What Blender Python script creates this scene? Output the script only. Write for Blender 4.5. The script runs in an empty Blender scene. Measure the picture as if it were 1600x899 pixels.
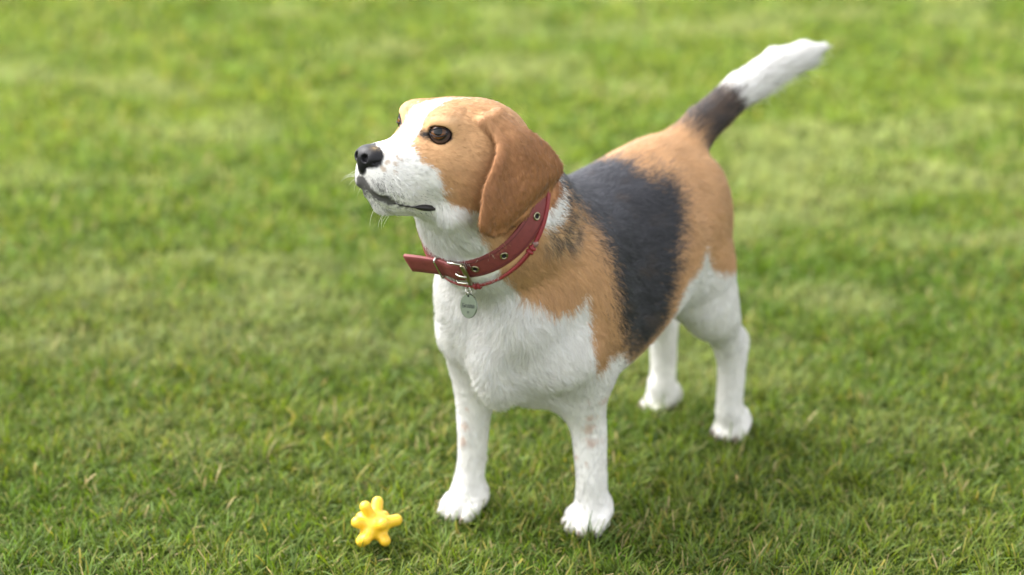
import bpy, math, random
import numpy as np
from mathutils import Vector, Matrix

FUR = True
GRASS = 1.0
VOX = 0.002

# ------------------------------------------------------------------ camera, world, sun, exposure
scene = bpy.context.scene
rng = np.random.default_rng(7)
random.seed(7)

cam_data = bpy.data.cameras.new('camera')
cam = bpy.data.objects.new('camera', cam_data)
scene.collection.objects.link(cam)
cam.location = (0.0, 0.0, 1.15)
cam.rotation_euler = (math.radians(90 - 20), 0, 0)
cam_data.sensor_width = 36
cam_data.lens = 85
cam_data.clip_start = 0.05
cam_data.clip_end = 500
cam_data.dof.use_dof = True
cam_data.dof.focus_distance = 2.40
cam_data.dof.aperture_fstop = 2.6
cam_data.dof.aperture_blades = 9
scene.camera = cam

SUN_EL, SUN_AZ = math.radians(52), math.radians(-64)      # azimuth: from +Y towards +X
world = bpy.data.worlds.new('World')
scene.world = world
world.use_nodes = True
wn = world.node_tree
wn.nodes.clear()
sky = wn.nodes.new('ShaderNodeTexSky')
sky.sky_type = 'NISHITA'
sky.sun_disc = False
sky.sun_elevation = SUN_EL
sky.sun_rotation = SUN_AZ
sky.air_density = 1.0
sky.dust_density = 4.0
sky.ozone_density = 0.6
hsv = wn.nodes.new('ShaderNodeHueSaturation')             # thin cloud: a whiter sky
hsv.inputs['Saturation'].default_value = 0.15
bg = wn.nodes.new('ShaderNodeBackground')
bg.inputs['Strength'].default_value = 0.15
wo = wn.nodes.new('ShaderNodeOutputWorld')
wn.links.new(sky.outputs[0], hsv.inputs['Color'])
wn.links.new(hsv.outputs[0], bg.inputs['Color'])
wn.links.new(bg.outputs[0], wo.inputs['Surface'])

sun_data = bpy.data.lights.new('sun', 'SUN')
sun_data.energy = 0.58
sun_data.angle = math.radians(34)
sun_data.color = (1.0, 0.975, 0.94)
sun = bpy.data.objects.new('sun', sun_data)
scene.collection.objects.link(sun)
sd = Vector((math.cos(SUN_EL) * math.sin(SUN_AZ), math.cos(SUN_EL) * math.cos(SUN_AZ), math.sin(SUN_EL)))
sun.rotation_euler = sd.to_track_quat('Z', 'Y').to_euler()

scene.view_settings.view_transform = 'Standard'
scene.view_settings.look = 'None'
scene.view_settings.gamma = 1.0
scene.view_settings.exposure = 2.07
scene.render.engine = 'CYCLES'
scene.cycles.use_denoising = True
scene.cycles.max_bounces = 10
scene.cycles.diffuse_bounces = 5
scene.cycles.transmission_bounces = 6
scene.cycles_curves.shape = 'RIBBONS'

# ------------------------------------------------------------------ helpers
def link(o, parent=None):
    scene.collection.objects.link(o)
    if parent is not None:
        o.parent = parent
    return o

def tag(o, label=None, cat=None, group=None, kind=None):
    for k, v in (('label', label), ('category', cat), ('group', group), ('kind', kind)):
        if v:
            o[k] = v
    return o

def mesh_obj(name, V, Fc, mat, parent=None, smooth=True):
    me = bpy.data.meshes.new(name)
    V = np.asarray(V, np.float32)
    if isinstance(Fc, np.ndarray):
        n, k = Fc.shape
        me.vertices.add(len(V)); me.vertices.foreach_set('co', V.ravel())
        me.loops.add(n * k); me.loops.foreach_set('vertex_index', Fc.astype(np.int32).ravel())
        me.polygons.add(n)
        me.polygons.foreach_set('loop_start', np.arange(0, n * k, k, dtype=np.int32))
        me.polygons.foreach_set('loop_total', np.full(n, k, np.int32))
        me.update(calc_edges=True)
    else:
        me.from_pydata(V.tolist(), [], Fc); me.update()
    me.polygons.foreach_set('use_smooth', np.full(len(me.polygons), smooth))
    if mat: me.materials.append(mat)
    return link(bpy.data.objects.new(name, me), parent)

def color_attr(me, name, cols):
    a = me.attributes.new(name, 'FLOAT_COLOR', 'POINT')
    c = np.ones((len(me.vertices), 4), np.float32); c[:, :3] = cols
    a.data.foreach_set('color', c.ravel())

def hash3(i, j, k, s=0):
    h = (i * 73856093) ^ (j * 19349663) ^ (k * 83492791) ^ (s * 2654435)
    h = (h ^ (h >> 13)) * 1274126177
    h = h ^ (h >> 16)
    return (h & 0xFFFFFF) / float(0xFFFFFF)

def noise(P, scale, seed=0):
    """value noise in 0..1, P is (n,3)"""
    Q = np.asarray(P, np.float64) * scale + 1000.0
    I = np.floor(Q).astype(np.int64); f = Q - I; f = f * f * (3 - 2 * f)
    out = np.zeros(len(Q))
    for a in (0, 1):
        for b in (0, 1):
            for c in (0, 1):
                w = (f[:, 0] if a else 1 - f[:, 0]) * (f[:, 1] if b else 1 - f[:, 1]) * (f[:, 2] if c else 1 - f[:, 2])
                out += w * hash3(I[:, 0] + a, I[:, 1] + b, I[:, 2] + c, seed)
    return out

def fbm(P, scale, seed=0, oct=3):
    s, a, t = 0, 1.0, 0
    for o in range(oct):
        s = s + a * noise(P, scale * 2 ** o, seed + 11 * o); t += a; a *= .5
    return s / t

def smooth01(x, a, b):
    t = np.clip((x - a) / (b - a), 0, 1)
    return t * t * (3 - 2 * t)

def rotm(yaw, pitch, roll=0.0):
    cy, sy, cp, sp, cr, sr = math.cos(yaw), math.sin(yaw), math.cos(pitch), math.sin(pitch), math.cos(roll), math.sin(roll)
    Rz = np.array([[cy, -sy, 0], [sy, cy, 0], [0, 0, 1]])
    Ry = np.array([[cp, 0, -sp], [0, 1, 0], [sp, 0, cp]])
    Rx = np.array([[1, 0, 0], [0, cr, -sr], [0, sr, cr]])
    return Rz @ Ry @ Rx

# ---- implicit shapes: each is (distance function, box, blend radius, hair direction, hair length)
class Prim:
    def __init__(s, f, lo, hi, k, flow, ln, neg=False, tagname=''):
        s.f, s.lo, s.hi, s.k, s.flow, s.ln, s.neg, s.tag = f, np.array(lo), np.array(hi), k, np.array(flow, float), ln, neg, tagname

def p_cone(a, b, ra, rb, k=.02, flow=(0, 0, -1), ln=.008, sq=None, neg=False, tg=''):
    a = np.array(a, float); b = np.array(b, float); m = max(ra, rb)
    ab = b - a; L2 = float(ab @ ab) + 1e-12
    def f(P):
        q = P - a
        t = np.clip((q @ ab) / L2, 0, 1)
        r = q - t[:, None] * ab
        if sq is not None: r = r / np.array(sq)
        return np.sqrt((r * r).sum(1)) - (ra + (rb - ra) * t)
    mm = m * (max(sq) if sq is not None else 1) + .012 + k
    return Prim(f, np.minimum(a, b) - mm, np.maximum(a, b) + mm, k, flow, ln, neg, tg)

def p_ell(c, r, k=.02, R=None, flow=(0, 0, -1), ln=.008, neg=False, tg=''):
    c = np.array(c, float); r = np.array(r, float)
    def f(P):
        q = P - c
        if R is not None: q = q @ R
        k0 = np.sqrt(((q / r) ** 2).sum(1)); k1 = np.sqrt(((q / r ** 2) ** 2).sum(1)) + 1e-9
        return k0 * (k0 - 1) / k1
    m = (r.max() if R is not None else r) + .012 + k
    return Prim(f, c - m, c + m, k, flow, ln, neg, tg)

def p_loft(st, k=.02, flow=(-1, 0, -.25), ln=.010, egg=.18, tg=''):
    st = np.array(sorted(st), float)
    xs = st[:, 0]
    def cub(x, col):
        y = st[:, col]; m = np.gradient(y, xs)
        i = np.clip(np.searchsorted(xs, x) - 1, 0, len(xs) - 2)
        h = xs[i + 1] - xs[i]; t = (x - xs[i]) / h
        return ((2*t**3 - 3*t**2 + 1) * y[i] + (t**3 - 2*t**2 + t) * h * m[i] + (-2*t**3 + 3*t**2) * y[i+1] + (t**3 - t**2) * h * m[i+1])
    def f(P):
        x = np.clip(P[:, 0], xs[0], xs[-1]); dx = P[:, 0] - x
        top, bot, w = cub(x, 1), cub(x, 2), cub(x, 3)
        zc, hh = (top + bot) / 2, np.maximum((top - bot) / 2, .004)
        zz = (P[:, 2] - zc) / hh
        w = np.maximum(w, .004) * (1 - egg * np.clip(zz, -1.3, 1.3))
        q = np.sqrt((P[:, 1] / w) ** 2 + zz ** 2 + 1e-9)
        d = (q - 1) * np.minimum(w, hh)
        return np.sqrt(np.maximum(d, 0) ** 2 + dx ** 2) + np.minimum(d, 0) * (dx == 0)
    m = .03
    lo = (xs[0] - m, -st[:, 3].max() * 1.25 - m, st[:, 2].min() - m); hi = (xs[-1] + m, st[:, 3].max() * 1.25 + m, st[:, 1].max() + m)
    return Prim(f, lo, hi, k, flow, ln, False, tg)

def p_pts(Q, rad, k=.01, flow=(0, 0, -1), ln=.006, tg=''):
    """thin sheet made of many small overlapping balls"""
    Q = np.asarray(Q, float); rad = np.asarray(rad, float)
    def f(P):
        out = np.full(len(P), 1.0)
        for s in range(0, len(P), 4000):
            p = P[s:s + 4000]
            d2 = (p * p).sum(1)[:, None] + (Q * Q).sum(1)[None] - 2 * p @ Q.T
            out[s:s + 4000] = (np.sqrt(np.maximum(d2, 0)) - rad[None]).min(1)
        return out
    m = .014 + k
    return Prim(f, Q.min(0) - m, Q.max(0) + m, k, flow, ln, False, tg)

def p_path(pts, k=.02, flow=(0, 0, -1), ln=.006, tg='', n=20):
    """a limb: round section of smoothly changing radius along a smooth line; pts are (x, y, z, r)"""
    C = np.array(pts, float); m = len(C)
    out = []
    for t in np.linspace(0, m - 1, n + 1):
        i = int(min(t, m - 1.0001)); u = t - i
        p0, p1, p2, p3 = C[max(i - 1, 0)], C[i], C[i + 1], C[min(i + 2, m - 1)]
        out.append(.5 * ((2 * p1) + (-p0 + p2) * u + (2 * p0 - 5 * p1 + 4 * p2 - p3) * u * u + (-p0 + 3 * p1 - 3 * p2 + p3) * u ** 3))
    S = np.array(out)
    def f(P):
        d = np.full(len(P), 9.0)
        for a, b in zip(S[:-1], S[1:]):
            ab = b[:3] - a[:3]; q = P - a[:3]
            t = np.clip((q @ ab) / (ab @ ab + 1e-12), 0, 1)
            r = q - t[:, None] * ab
            d = np.minimum(d, np.sqrt((r * r).sum(1)) - (a[3] + (b[3] - a[3]) * t))
        return d
    mm = S[:, 3].max() + .012 + k
    return Prim(f, S[:, :3].min(0) - mm, S[:, :3].max(0) + mm, k, flow, ln, False, tg)

def surface(prims, vox, smooth=2):
    lo = np.min([p.lo for p in prims if not p.neg], 0); hi = np.max([p.hi for p in prims if not p.neg], 0)
    n = np.ceil((hi - lo) / vox).astype(int) + 1
    D = np.full(n, .02, np.float32)
    ax = [lo[i] + vox * np.arange(n[i]) for i in range(3)]
    for p in prims:
        i0 = np.clip(np.floor((p.lo - lo) / vox).astype(int), 0, n - 1); i1 = np.clip(np.ceil((p.hi - lo) / vox).astype(int) + 1, 1, n)
        sl = tuple(slice(i0[i], i1[i]) for i in range(3))
        X, Y, Z = np.meshgrid(*[ax[i][sl[i]] for i in range(3)], indexing='ij')
        sub = D[sl].ravel()
        P = np.stack([X.ravel(), Y.ravel(), Z.ravel()], 1)
        d = p.f(P)
        k = p.k
        if p.neg:
            h = np.clip(.5 - .5 * (sub + d) / k, 0, 1)
            r = sub * (1 - h) + (-d) * h + k * h * (1 - h)
        else:
            h = np.clip(.5 + .5 * (sub - d) / k, 0, 1)
            r = sub * (1 - h) + d * h - k * h * (1 - h)
        D[sl] = r.reshape(X.shape)
    N = D < 0
    cnt = np.zeros(n - 1, np.int8)
    for a in (0, 1):
        for b in (0, 1):
            for c in (0, 1):
                cnt += N[a:n[0] - 1 + a, b:n[1] - 1 + b, c:n[2] - 1 + c]
    act = (cnt > 0) & (cnt < 8)
    I = np.argwhere(act)
    idx = np.full(n - 1, -1, np.int32); idx[act] = np.arange(len(I))
    cor = [(a, b, c) for a in (0, 1) for b in (0, 1) for c in (0, 1)]
    val = np.stack([D[I[:, 0] + a, I[:, 1] + b, I[:, 2] + c] for a, b, c in cor], 1)
    acc = np.zeros((len(I), 3)); cn = np.zeros(len(I))
    for e0 in range(8):
        for e1 in range(e0 + 1, 8):
            c0, c1 = np.array(cor[e0]), np.array(cor[e1])
            if np.abs(c0 - c1).sum() != 1: continue
            a, b = val[:, e0], val[:, e1]
            m = (a < 0) != (b < 0)
            t = np.where(m, a / np.where(m, a - b, 1), 0)
            acc += m[:, None] * (c0 + t[:, None] * (c1 - c0)); cn += m
    V = lo + vox * (I + acc / cn[:, None])
    quads = []
    for axn in range(3):
        s0 = [slice(1, -1)] * 3; s0[axn] = slice(0, n[axn] - 1); s1 = list(s0); s1[axn] = slice(1, n[axn])
        A, B = N[tuple(s0)], N[tuple(s1)]
        E = np.argwhere(A != B); E = E + np.array([0 if i == axn else 1 for i in range(3)])
        u, v = (axn + 1) % 3, (axn + 2) % 3
        def cell(du, dv):
            c = E.copy(); c[:, u] += du; c[:, v] += dv
            return idx[c[:, 0], c[:, 1], c[:, 2]]
        q = np.stack([cell(-1, -1), cell(0, -1), cell(0, 0), cell(-1, 0)], 1)
        flip = ~N[E[:, 0], E[:, 1], E[:, 2]]
        q[flip] = q[flip][:, ::-1]
        quads.append(q)
    Q = np.concatenate(quads)
    # keep the largest piece only (drop stray islands)
    lab = np.arange(len(V))
    for _ in range(400):
        m = lab[Q].min(1); new = lab.copy()
        for c in range(4): np.minimum.at(new, Q[:, c], m)
        new = new[new]
        if (new == lab).all(): break
        lab = new
    ids, ct = np.unique(lab, return_counts=True)
    keep = lab == ids[ct.argmax()]
    mp = np.cumsum(keep) - 1
    V = V[keep]; Q = mp[Q[keep[Q[:, 0]]]]
    ed = np.concatenate([Q[:, [0, 1]], Q[:, [1, 2]], Q[:, [2, 3]], Q[:, [3, 0]]])
    deg = np.bincount(ed[:, 0], minlength=len(V)) + np.bincount(ed[:, 1], minlength=len(V))
    for _ in range(smooth):
        s = np.zeros_like(V)
        for c in range(3):
            s[:, c] = np.bincount(ed[:, 0], V[ed[:, 1], c], len(V)) + np.bincount(ed[:, 1], V[ed[:, 0], c], len(V))
        V = V + .6 * (s / deg[:, None] - V)
    return V, Q

def normals(V, Q):
    n = np.cross(V[Q[:, 2]] - V[Q[:, 0]], V[Q[:, 3]] - V[Q[:, 1]])
    N = np.zeros_like(V)
    for c in range(4):
        for d in range(3): N[:, d] += np.bincount(Q[:, c], n[:, d], len(V))
    return N / (np.linalg.norm(N, axis=1, keepdims=True) + 1e-12)

def tube(pts, rad, seg=10, cap=True, up=None, flat=1.0):
    """swept tube along a polyline; rad scalar or list; flat squashes along the binormal"""
    pts = np.asarray(pts, float); n = len(pts)
    rad = np.full(n, rad) if np.isscalar(rad) else np.asarray(rad)
    T = np.gradient(pts, axis=0); T /= np.linalg.norm(T, axis=1, keepdims=True)
    u = np.array(up if up is not None else ((0, 0, 1) if abs(T[0][2]) < .9 else (1, 0, 0)), float)
    V, Fc = [], []
    for i in range(n):
        u = u - (u @ T[i]) * T[i]; u /= np.linalg.norm(u); b = np.cross(T[i], u)
        for s in range(seg):
            a = 2 * math.pi * s / seg
            V.append(pts[i] + rad[i] * (math.cos(a) * u + flat * math.sin(a) * b))
    for i in range(n - 1):
        for s in range(seg):
            t = (s + 1) % seg
            Fc.append((i * seg + s, i * seg + t, (i + 1) * seg + t, (i + 1) * seg + s))
    if cap:
        Fc.append(tuple(range(seg))[::-1]); Fc.append(tuple((n - 1) * seg + s for s in range(seg)))
    return np.array(V), Fc

def ring(c, ax, R, r, seg=28, sub=8, sy=1.0, ref=(0, 0, 1)):
    """torus of radius R, tube r, axis ax"""
    ax = np.array(ax, float); ax /= np.linalg.norm(ax)
    u = np.cross(np.array(ref, float), ax); u /= np.linalg.norm(u); v = np.cross(ax, u)
    V, Fc = [], []
    for i in range(seg):
        a = 2 * math.pi * i / seg
        rad = math.cos(a) * u + math.sin(a) * v * sy
        rn = rad / np.linalg.norm(rad)
        for s in range(sub):
            b = 2 * math.pi * s / sub
            V.append(np.array(c) + R * rad + r * (math.cos(b) * rn + math.sin(b) * ax))
    for i in range(seg):
        for s in range(sub):
            j, t = (i + 1) % seg, (s + 1) % sub
            Fc.append((i * sub + s, j * sub + s, j * sub + t, i * sub + t))
    return np.array(V), Fc

def ball(c, r, nu=24, nv=16, M=None):
    V, Fc = [], []
    for j in range(nv + 1):
        th = math.pi * j / nv
        for i in range(nu):
            ph = 2 * math.pi * i / nu
            V.append((math.cos(th), math.sin(th) * math.cos(ph), math.sin(th) * math.sin(ph)))
    V = np.array(V) * r
    if M is not None: V = V @ np.array(M).T
    V = V + np.array(c)
    for j in range(nv):
        for i in range(nu):
            k = (i + 1) % nu
            Fc.append((j * nu + i, (j + 1) * nu + i, (j + 1) * nu + k, j * nu + k))
    return V, Fc

# ------------------------------------------------------------------ materials
def new_mat(name):
    m = bpy.data.materials.new(name); m.use_nodes = True
    nt = m.node_tree; nt.nodes.clear()
    out = nt.nodes.new('ShaderNodeOutputMaterial')
    return m, nt, out

def principled(name, col, rough=.5, metal=0.0, noise_scale=None, noise_amt=.15, bump=0.0, bump_scale=300, coat=0.0, spec=.5, sss=0.0):
    m, nt, out = new_mat(name)
    b = nt.nodes.new('ShaderNodeBsdfPrincipled')
    b.inputs['Base Color'].default_value = (*col, 1); b.inputs['Roughness'].default_value = rough
    b.inputs['Metallic'].default_value = metal; b.inputs['Coat Weight'].default_value = coat
    b.inputs['Specular IOR Level'].default_value = spec
    if sss: b.inputs['Subsurface Weight'].default_value = sss; b.inputs['Subsurface Radius'].default_value = (.01, .006, .003)
    nt.links.new(b.outputs[0], out.inputs[0])
    tc = nt.nodes.new('ShaderNodeTexCoord')
    if noise_scale:
        nz = nt.nodes.new('ShaderNodeTexNoise'); nz.inputs['Scale'].default_value = noise_scale; nz.inputs['Detail'].default_value = 5
        mx = nt.nodes.new('ShaderNodeMix'); mx.data_type = 'RGBA'
        mx.inputs['A'].default_value = (*[c * (1 - noise_amt) for c in col], 1); mx.inputs['B'].default_value = (*[min(1, c * (1 + noise_amt)) for c in col], 1)
        nt.links.new(tc.outputs['Object'], nz.inputs['Vector']); nt.links.new(nz.outputs['Fac'], mx.inputs['Factor']); nt.links.new(mx.outputs['Result'], b.inputs['Base Color'])
    if bump:
        nb = nt.nodes.new('ShaderNodeTexNoise'); nb.inputs['Scale'].default_value = bump_scale; nb.inputs['Detail'].default_value = 3
        bp = nt.nodes.new('ShaderNodeBump'); bp.inputs['Strength'].default_value = bump; bp.inputs['Distance'].default_value = .001
        nt.links.new(tc.outputs['Object'], nb.inputs['Vector']); nt.links.new(nb.outputs['Fac'], bp.inputs['Height']); nt.links.new(bp.outputs[0], b.inputs['Normal'])
    return m

def coat_mat(name, rough=.75, hair=False):
    m, nt, out = new_mat(name)
    a = nt.nodes.new('ShaderNodeAttribute'); a.attribute_name = 'coat'
    b = nt.nodes.new('ShaderNodeBsdfPrincipled')
    if hair:        # each hair is lit mostly as the coat it lies in, partly as a thread of its own
        an = nt.nodes.new('ShaderNodeAttribute'); an.attribute_name = 'lie'
        tr = nt.nodes.new('ShaderNodeVectorTransform'); tr.vector_type = 'NORMAL'; tr.convert_from = 'OBJECT'; tr.convert_to = 'WORLD'
        ge = nt.nodes.new('ShaderNodeNewGeometry')
        mx = nt.nodes.new('ShaderNodeMix'); mx.data_type = 'VECTOR'; mx.inputs['Factor'].default_value = .34
        nm = nt.nodes.new('ShaderNodeVectorMath'); nm.operation = 'NORMALIZE'
        nt.links.new(an.outputs['Vector'], tr.inputs[0]); nt.links.new(tr.outputs[0], mx.inputs['A']); nt.links.new(ge.outputs['Normal'], mx.inputs['B'])
        b.inputs['Sheen Weight'].default_value = .17; b.inputs['Sheen Roughness'].default_value = .35; b.inputs['Sheen Tint'].default_value = (.92, .95, 1, 1)
        nt.links.new(mx.outputs['Result'], nm.inputs[0]); nt.links.new(nm.outputs[0], b.inputs['Normal'])
    b.inputs['Roughness'].default_value = rough; b.inputs['Specular IOR Level'].default_value = .38
    nt.links.new(a.outputs['Color'], b.inputs['Base Color'])
    nt.links.new(b.outputs[0], out.inputs[0])
    return m

M_skin = coat_mat('dog_coat_skin')
M_fur = coat_mat('dog_fur', .6, True)

# ------------------------------------------------------------------ the beagle: dog frame, x forward, y left, z up
dog = bpy.data.objects.new('beagle', None)
link(dog)
dog.location = (.117, 2.545, -.0015)
dog.rotation_euler = (0, 0, math.atan2(-.794, -.608))
tag(dog, 'tricolour beagle standing alert on the lawn, tail raised, looking left', 'dog')

HEAD_O = np.array([.288, .008, .463]); HEAD_R = rotm(math.radians(-14), math.radians(11), 0)
def H(p): return HEAD_O + HEAD_R @ np.array(p, float)
def Hd(p): return HEAD_R @ np.array(p, float)

def build_prims():
    A = []
    # torso
    A.append(p_loft([
        (.236, .285, .215, .026), (.222, .312, .185, .046), (.19, .342, .150, .064), (.15, .360, .134, .078), (.10, .369, .137, .086),
        (.05, .371, .152, .091), (.0, .374, .172, .090), (-.05, .379, .193, .084), (-.10, .378, .215, .072), (-.130, .362, .235, .055),
        (-.147, .336, .255, .041), (-.157, .310, .27, .022)], k=.02, flow=(-1, 0, -.35), ln=.011, tg='torso'))
    # neck
    A.append(p_cone((.135, 0, .285), (.215, 0, .365), .073, .064, k=.05, flow=(-.7, 0, -.9), ln=.012, tg='neck'))
    A.append(p_cone((.215, 0, .365), (.272, 0, .425), .061, .050, k=.04, flow=(-.7, 0, -.8), ln=.010, tg='neck'))
    # front of the chest
    A.append(p_ell((.214, .0, .215), (.030, .030, .062), k=.016, flow=(-.1, 0, -1), ln=.013, tg='chest'))
    A.append(p_ell((.205, .040, .262), (.036, .034, .045), k=.022, flow=(-.1, .3, -1), ln=.013, tg='chest'))
    A.append(p_ell((.207, -.041, .262), (.036, .034, .045), k=.022, flow=(-.1, -.3, -1), ln=.013, tg='chest'))
    for s in (1, -1):
        # shoulder blade and upper arm
        dx = 0 if s > 0 else .035
        A.append(p_ell((.147 + dx * .5, .056 * s if s > 0 else -.053, .255), (.050, .034, .085), k=.03, R=rotm(0, math.radians(-20)), flow=(-.5, 0, -1), ln=.010, tg='shoulder'))
        A.append(p_cone((.180 + dx * .4, .058 if s > 0 else -.050, .215), (.152 + dx * .8, .055 * s, .182), 0.038 if s > 0 else .035, .024, k=.024, flow=(-.3, 0, -1), ln=.010, tg='upper_arm'))
    # front legs: elbow, wrist, pastern
    for s, ex, wx, px_, py_ in ((1, .150, .135, .150, .067), (-1, .179, .183, .207, -.061)):
        rr = (.0245, .0214, .0186, .0169, .0158, .0166, .0182) if s > 0 else (.0245, .0214, .0176, .0153, .0144, .0154, .0176)
        A.append(p_path([(ex - .004, .056 * s, .182, rr[0]), (ex * .6 + wx * .4, .058 * s, .150, rr[1]), (wx, .060 * s, .118, rr[2]), (wx + .001, (.060 * s + py_) / 2, .088, rr[3]),
                         (wx + .003, py_, .062, rr[4]), ((wx + px_ - .012) / 2 + .001, py_, .042, rr[5]), (px_ - .013, py_, .026, rr[6])], k=.028, ln=.0055, tg='foreleg', n=24))
        A.append(p_ell((ex - .022, .057 * s, .178), (.010, .010, .014), k=.012, ln=.006, tg='foreleg'))       # elbow point
        A.append(p_ell((wx - .0135, py_, .060), (.006, .006, .008), k=.008, flow=(-.3, 0, -1), ln=.005, tg='foreleg'))      # wrist pad
        paw(A, px_, py_, s, .90, 0 if s > 0 else -14)
    # hind legs
    for s, hx, mx, px_, py_ in ((1, 0.0, -.158, -.156, .056), (-1, -.018, -.182, -.172, -.055)):
        A.append(p_ell((-.094 + hx, .036 * s, .262), (.050, .033, .085), k=.03, R=rotm(0, math.radians(18)), flow=(-.4, 0, -1), ln=.010, tg='thigh'))
        A.append(p_cone((-.098 + hx, .049 * s, .225), (-.114 + hx, .055 * s, .172), .035, .027, k=.03, flow=(-.3, 0, -1), ln=.008, tg='thigh'))
        A.append(p_path([(-.104 + hx, .053 * s, .190, .0300), (-.125 + hx, .056 * s, .160, .0225), (mx + .013, .057 * s, .132, .0190), (mx + .003, .057 * s, .106, .0168), (mx, (.057 * s + py_) / 2, .082, .0158),
                         (mx + .001, py_, .052, .0150), ((mx + px_) / 2 - .002, py_, .036, .0168), (px_ - .009, py_, .022, .0180)], k=.016, ln=.0055, tg='hindleg', n=28))
        A.append(p_path([(-.140 + hx, .055 * s, .180, .0065), ((-.140 + hx + mx) / 2 - .008, .056 * s, .150, .0062), (mx - .020, .057 * s, .121, .0082), (mx - .013, .057 * s, .100, .0085)], k=.010, ln=.0055, tg='hindleg', n=12))   # heel tendon and hock
        paw(A, px_, py_, s, .76, 0 if s > 0 else -40)
    # tail
    T = [(-.115, 0, .350, .028), (-.155, .006, .378, .0205), (-.21, .020, .409, .0178), (-.262, .038, .433, .0172), (-.30, .051, .440, .0132), (-.328, .060, .444, .0045)]
    for a, b in zip(T[:-1], T[1:]):
        d = np.array(b[:3]) - np.array(a[:3]); d /= np.linalg.norm(d)
        A.append(p_cone(a[:3], b[:3], a[3], b[3], k=.014 if a[0] > -.13 else .003, flow=d, ln=.012, tg='tail'))
    # head
    back = Hd((-1, 0, -.15)); 
    def he(c, r, k, fl=(-1, 0, -.2), ln=.005, pitch=0.0, neg=False, tg='head'):
        A.append(p_ell(H(c), r, k=k, R=HEAD_R @ rotm(0, pitch), flow=Hd(fl), ln=ln, neg=neg, tg=tg))
    he((-.016, 0, -.001), (.064, .049, .046), .02)
    he((.026, 0, .007), (.040, .040, .034), .02)
    for s in (1, -1):
        he((.044, .024 * s, .025), (.015, .014, .011), .014, (-.6, 0, .8), .004)
        he((.002, .030 * s, -.026), (.050, .022, .034), .02, (-1, 0, -.5), .006)
        he((.040, .020 * s, -.018), (.03, .015, .02), .016, (-1, 0, -.3), .005)
    A.append(p_cone(H((.040, 0, -.017)), H((.097, 0, -.0215)), .0265, .0215, k=.018, flow=Hd((-1, 0, -.1)), ln=.004, tg='muzzle'))
    for s in (1, -1):
        he((.072, .0140 * s, -.042), (.034, .0125, .0205), .012, (-.8, 0, -.6), .005, tg='muzzle')
        he((.093, .010 * s, -.037), (.018, .012, .018), .010, (-.8, 0, -.6), .004, tg='muzzle')
    A.append(p_cone(H((.0, 0, -.048)), H((.083, 0, -.0605)), .026, .0118, k=.012, flow=Hd((-1, 0, -.2)), ln=.005, tg='jaw'))
    A.append(p_cone(H((.005, 0, -.045)), np.array((.245, 0, .365)), .030, .050, k=.03, flow=(-.5, 0, -1), ln=.010, tg='throat'))
    mouth = [(.114, .003, -.046), (.107, .013, -.052), (.099, .0205, -.0540), (.084, .0245, -.0590), (.068, .0255, -.0620), (.050, .0255, -.0635)]
    for s in (1, -1):
        for a, b in zip(mouth[:-1], mouth[1:]):
            A.append(p_cone(H((a[0], a[1] * s, a[2])), H((b[0], b[1] * s, b[2])), 0.0034, .0034, k=.003, neg=True, flow=Hd((-1, 0, 0)), ln=.003, tg='groove'))
        A.append(p_ell(H(EYE(s)), (.0114,) * 3, k=.004, neg=True, flow=(0, 0, 1), ln=.001))
    A.append(p_cone((.328, .030, .404), (.302, .029, .372), .015, .014, k=.010, flow=(-.5, 0, -1), ln=.010, tg='fold'))
    # ears
    for s in (1, -1):
        Q, rad = ear_sheet(s)
        A.append(p_pts(Q, rad, k=.006, flow=(-.25, .1 * s, -1), ln=.0055, tg='ear'))
    return A

def EYE(s): return np.array((.0481, .0267 * s, .0160))
EYE_DIR = lambda s: np.array((.70, .68 * s, .22)) / np.linalg.norm((.70, .68, .22))

GAPS = []
def paw(A, px_, py_, s, sc, yaw=0):
    cy, sy = math.cos(math.radians(yaw)), math.sin(math.radians(yaw))
    def L(x, y, z): return (px_ - .012 + x * sc * cy - y * sc * sy, py_ + x * sc * sy + y * sc * cy, z * (.5 + .5 * sc))
    fl = (cy, sy, -.7)
    A.append(p_cone(L(-.010, 0, .026), L(.011, 0, .0165), .0170 * sc, .0130 * sc, k=.010, sq=(1, 1.14, 1), flow=fl, ln=.004, tg='paw'))
    for o in (-.0136, 0, .0136):
        GAPS.append((L(.013, o, .0215), L(.029, o * 1.15, .004)))
    for o, fx, r in ((-.0200, .007, .0090), (-.0072, .018, .0097), (.0072, .018, .0097), (.0200, .007, .0090)):
        a, b, c = L(-.006, o * .75, .0235), L(fx, o * 1.03, .0165), L(fx + .011, o * 1.10, .0095)
        A.append(p_cone(a, b, .0100 * sc, r * sc, k=.0045, flow=fl, ln=.004, tg='paw'))
        A.append(p_cone(b, c, r * sc, r * sc * .80, k=.0022, flow=(.6 * cy, .6 * sy, -1), ln=.0045, tg='paw'))
        A[-1].toe = (np.array(c), np.array((cy, sy, 0)))

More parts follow.
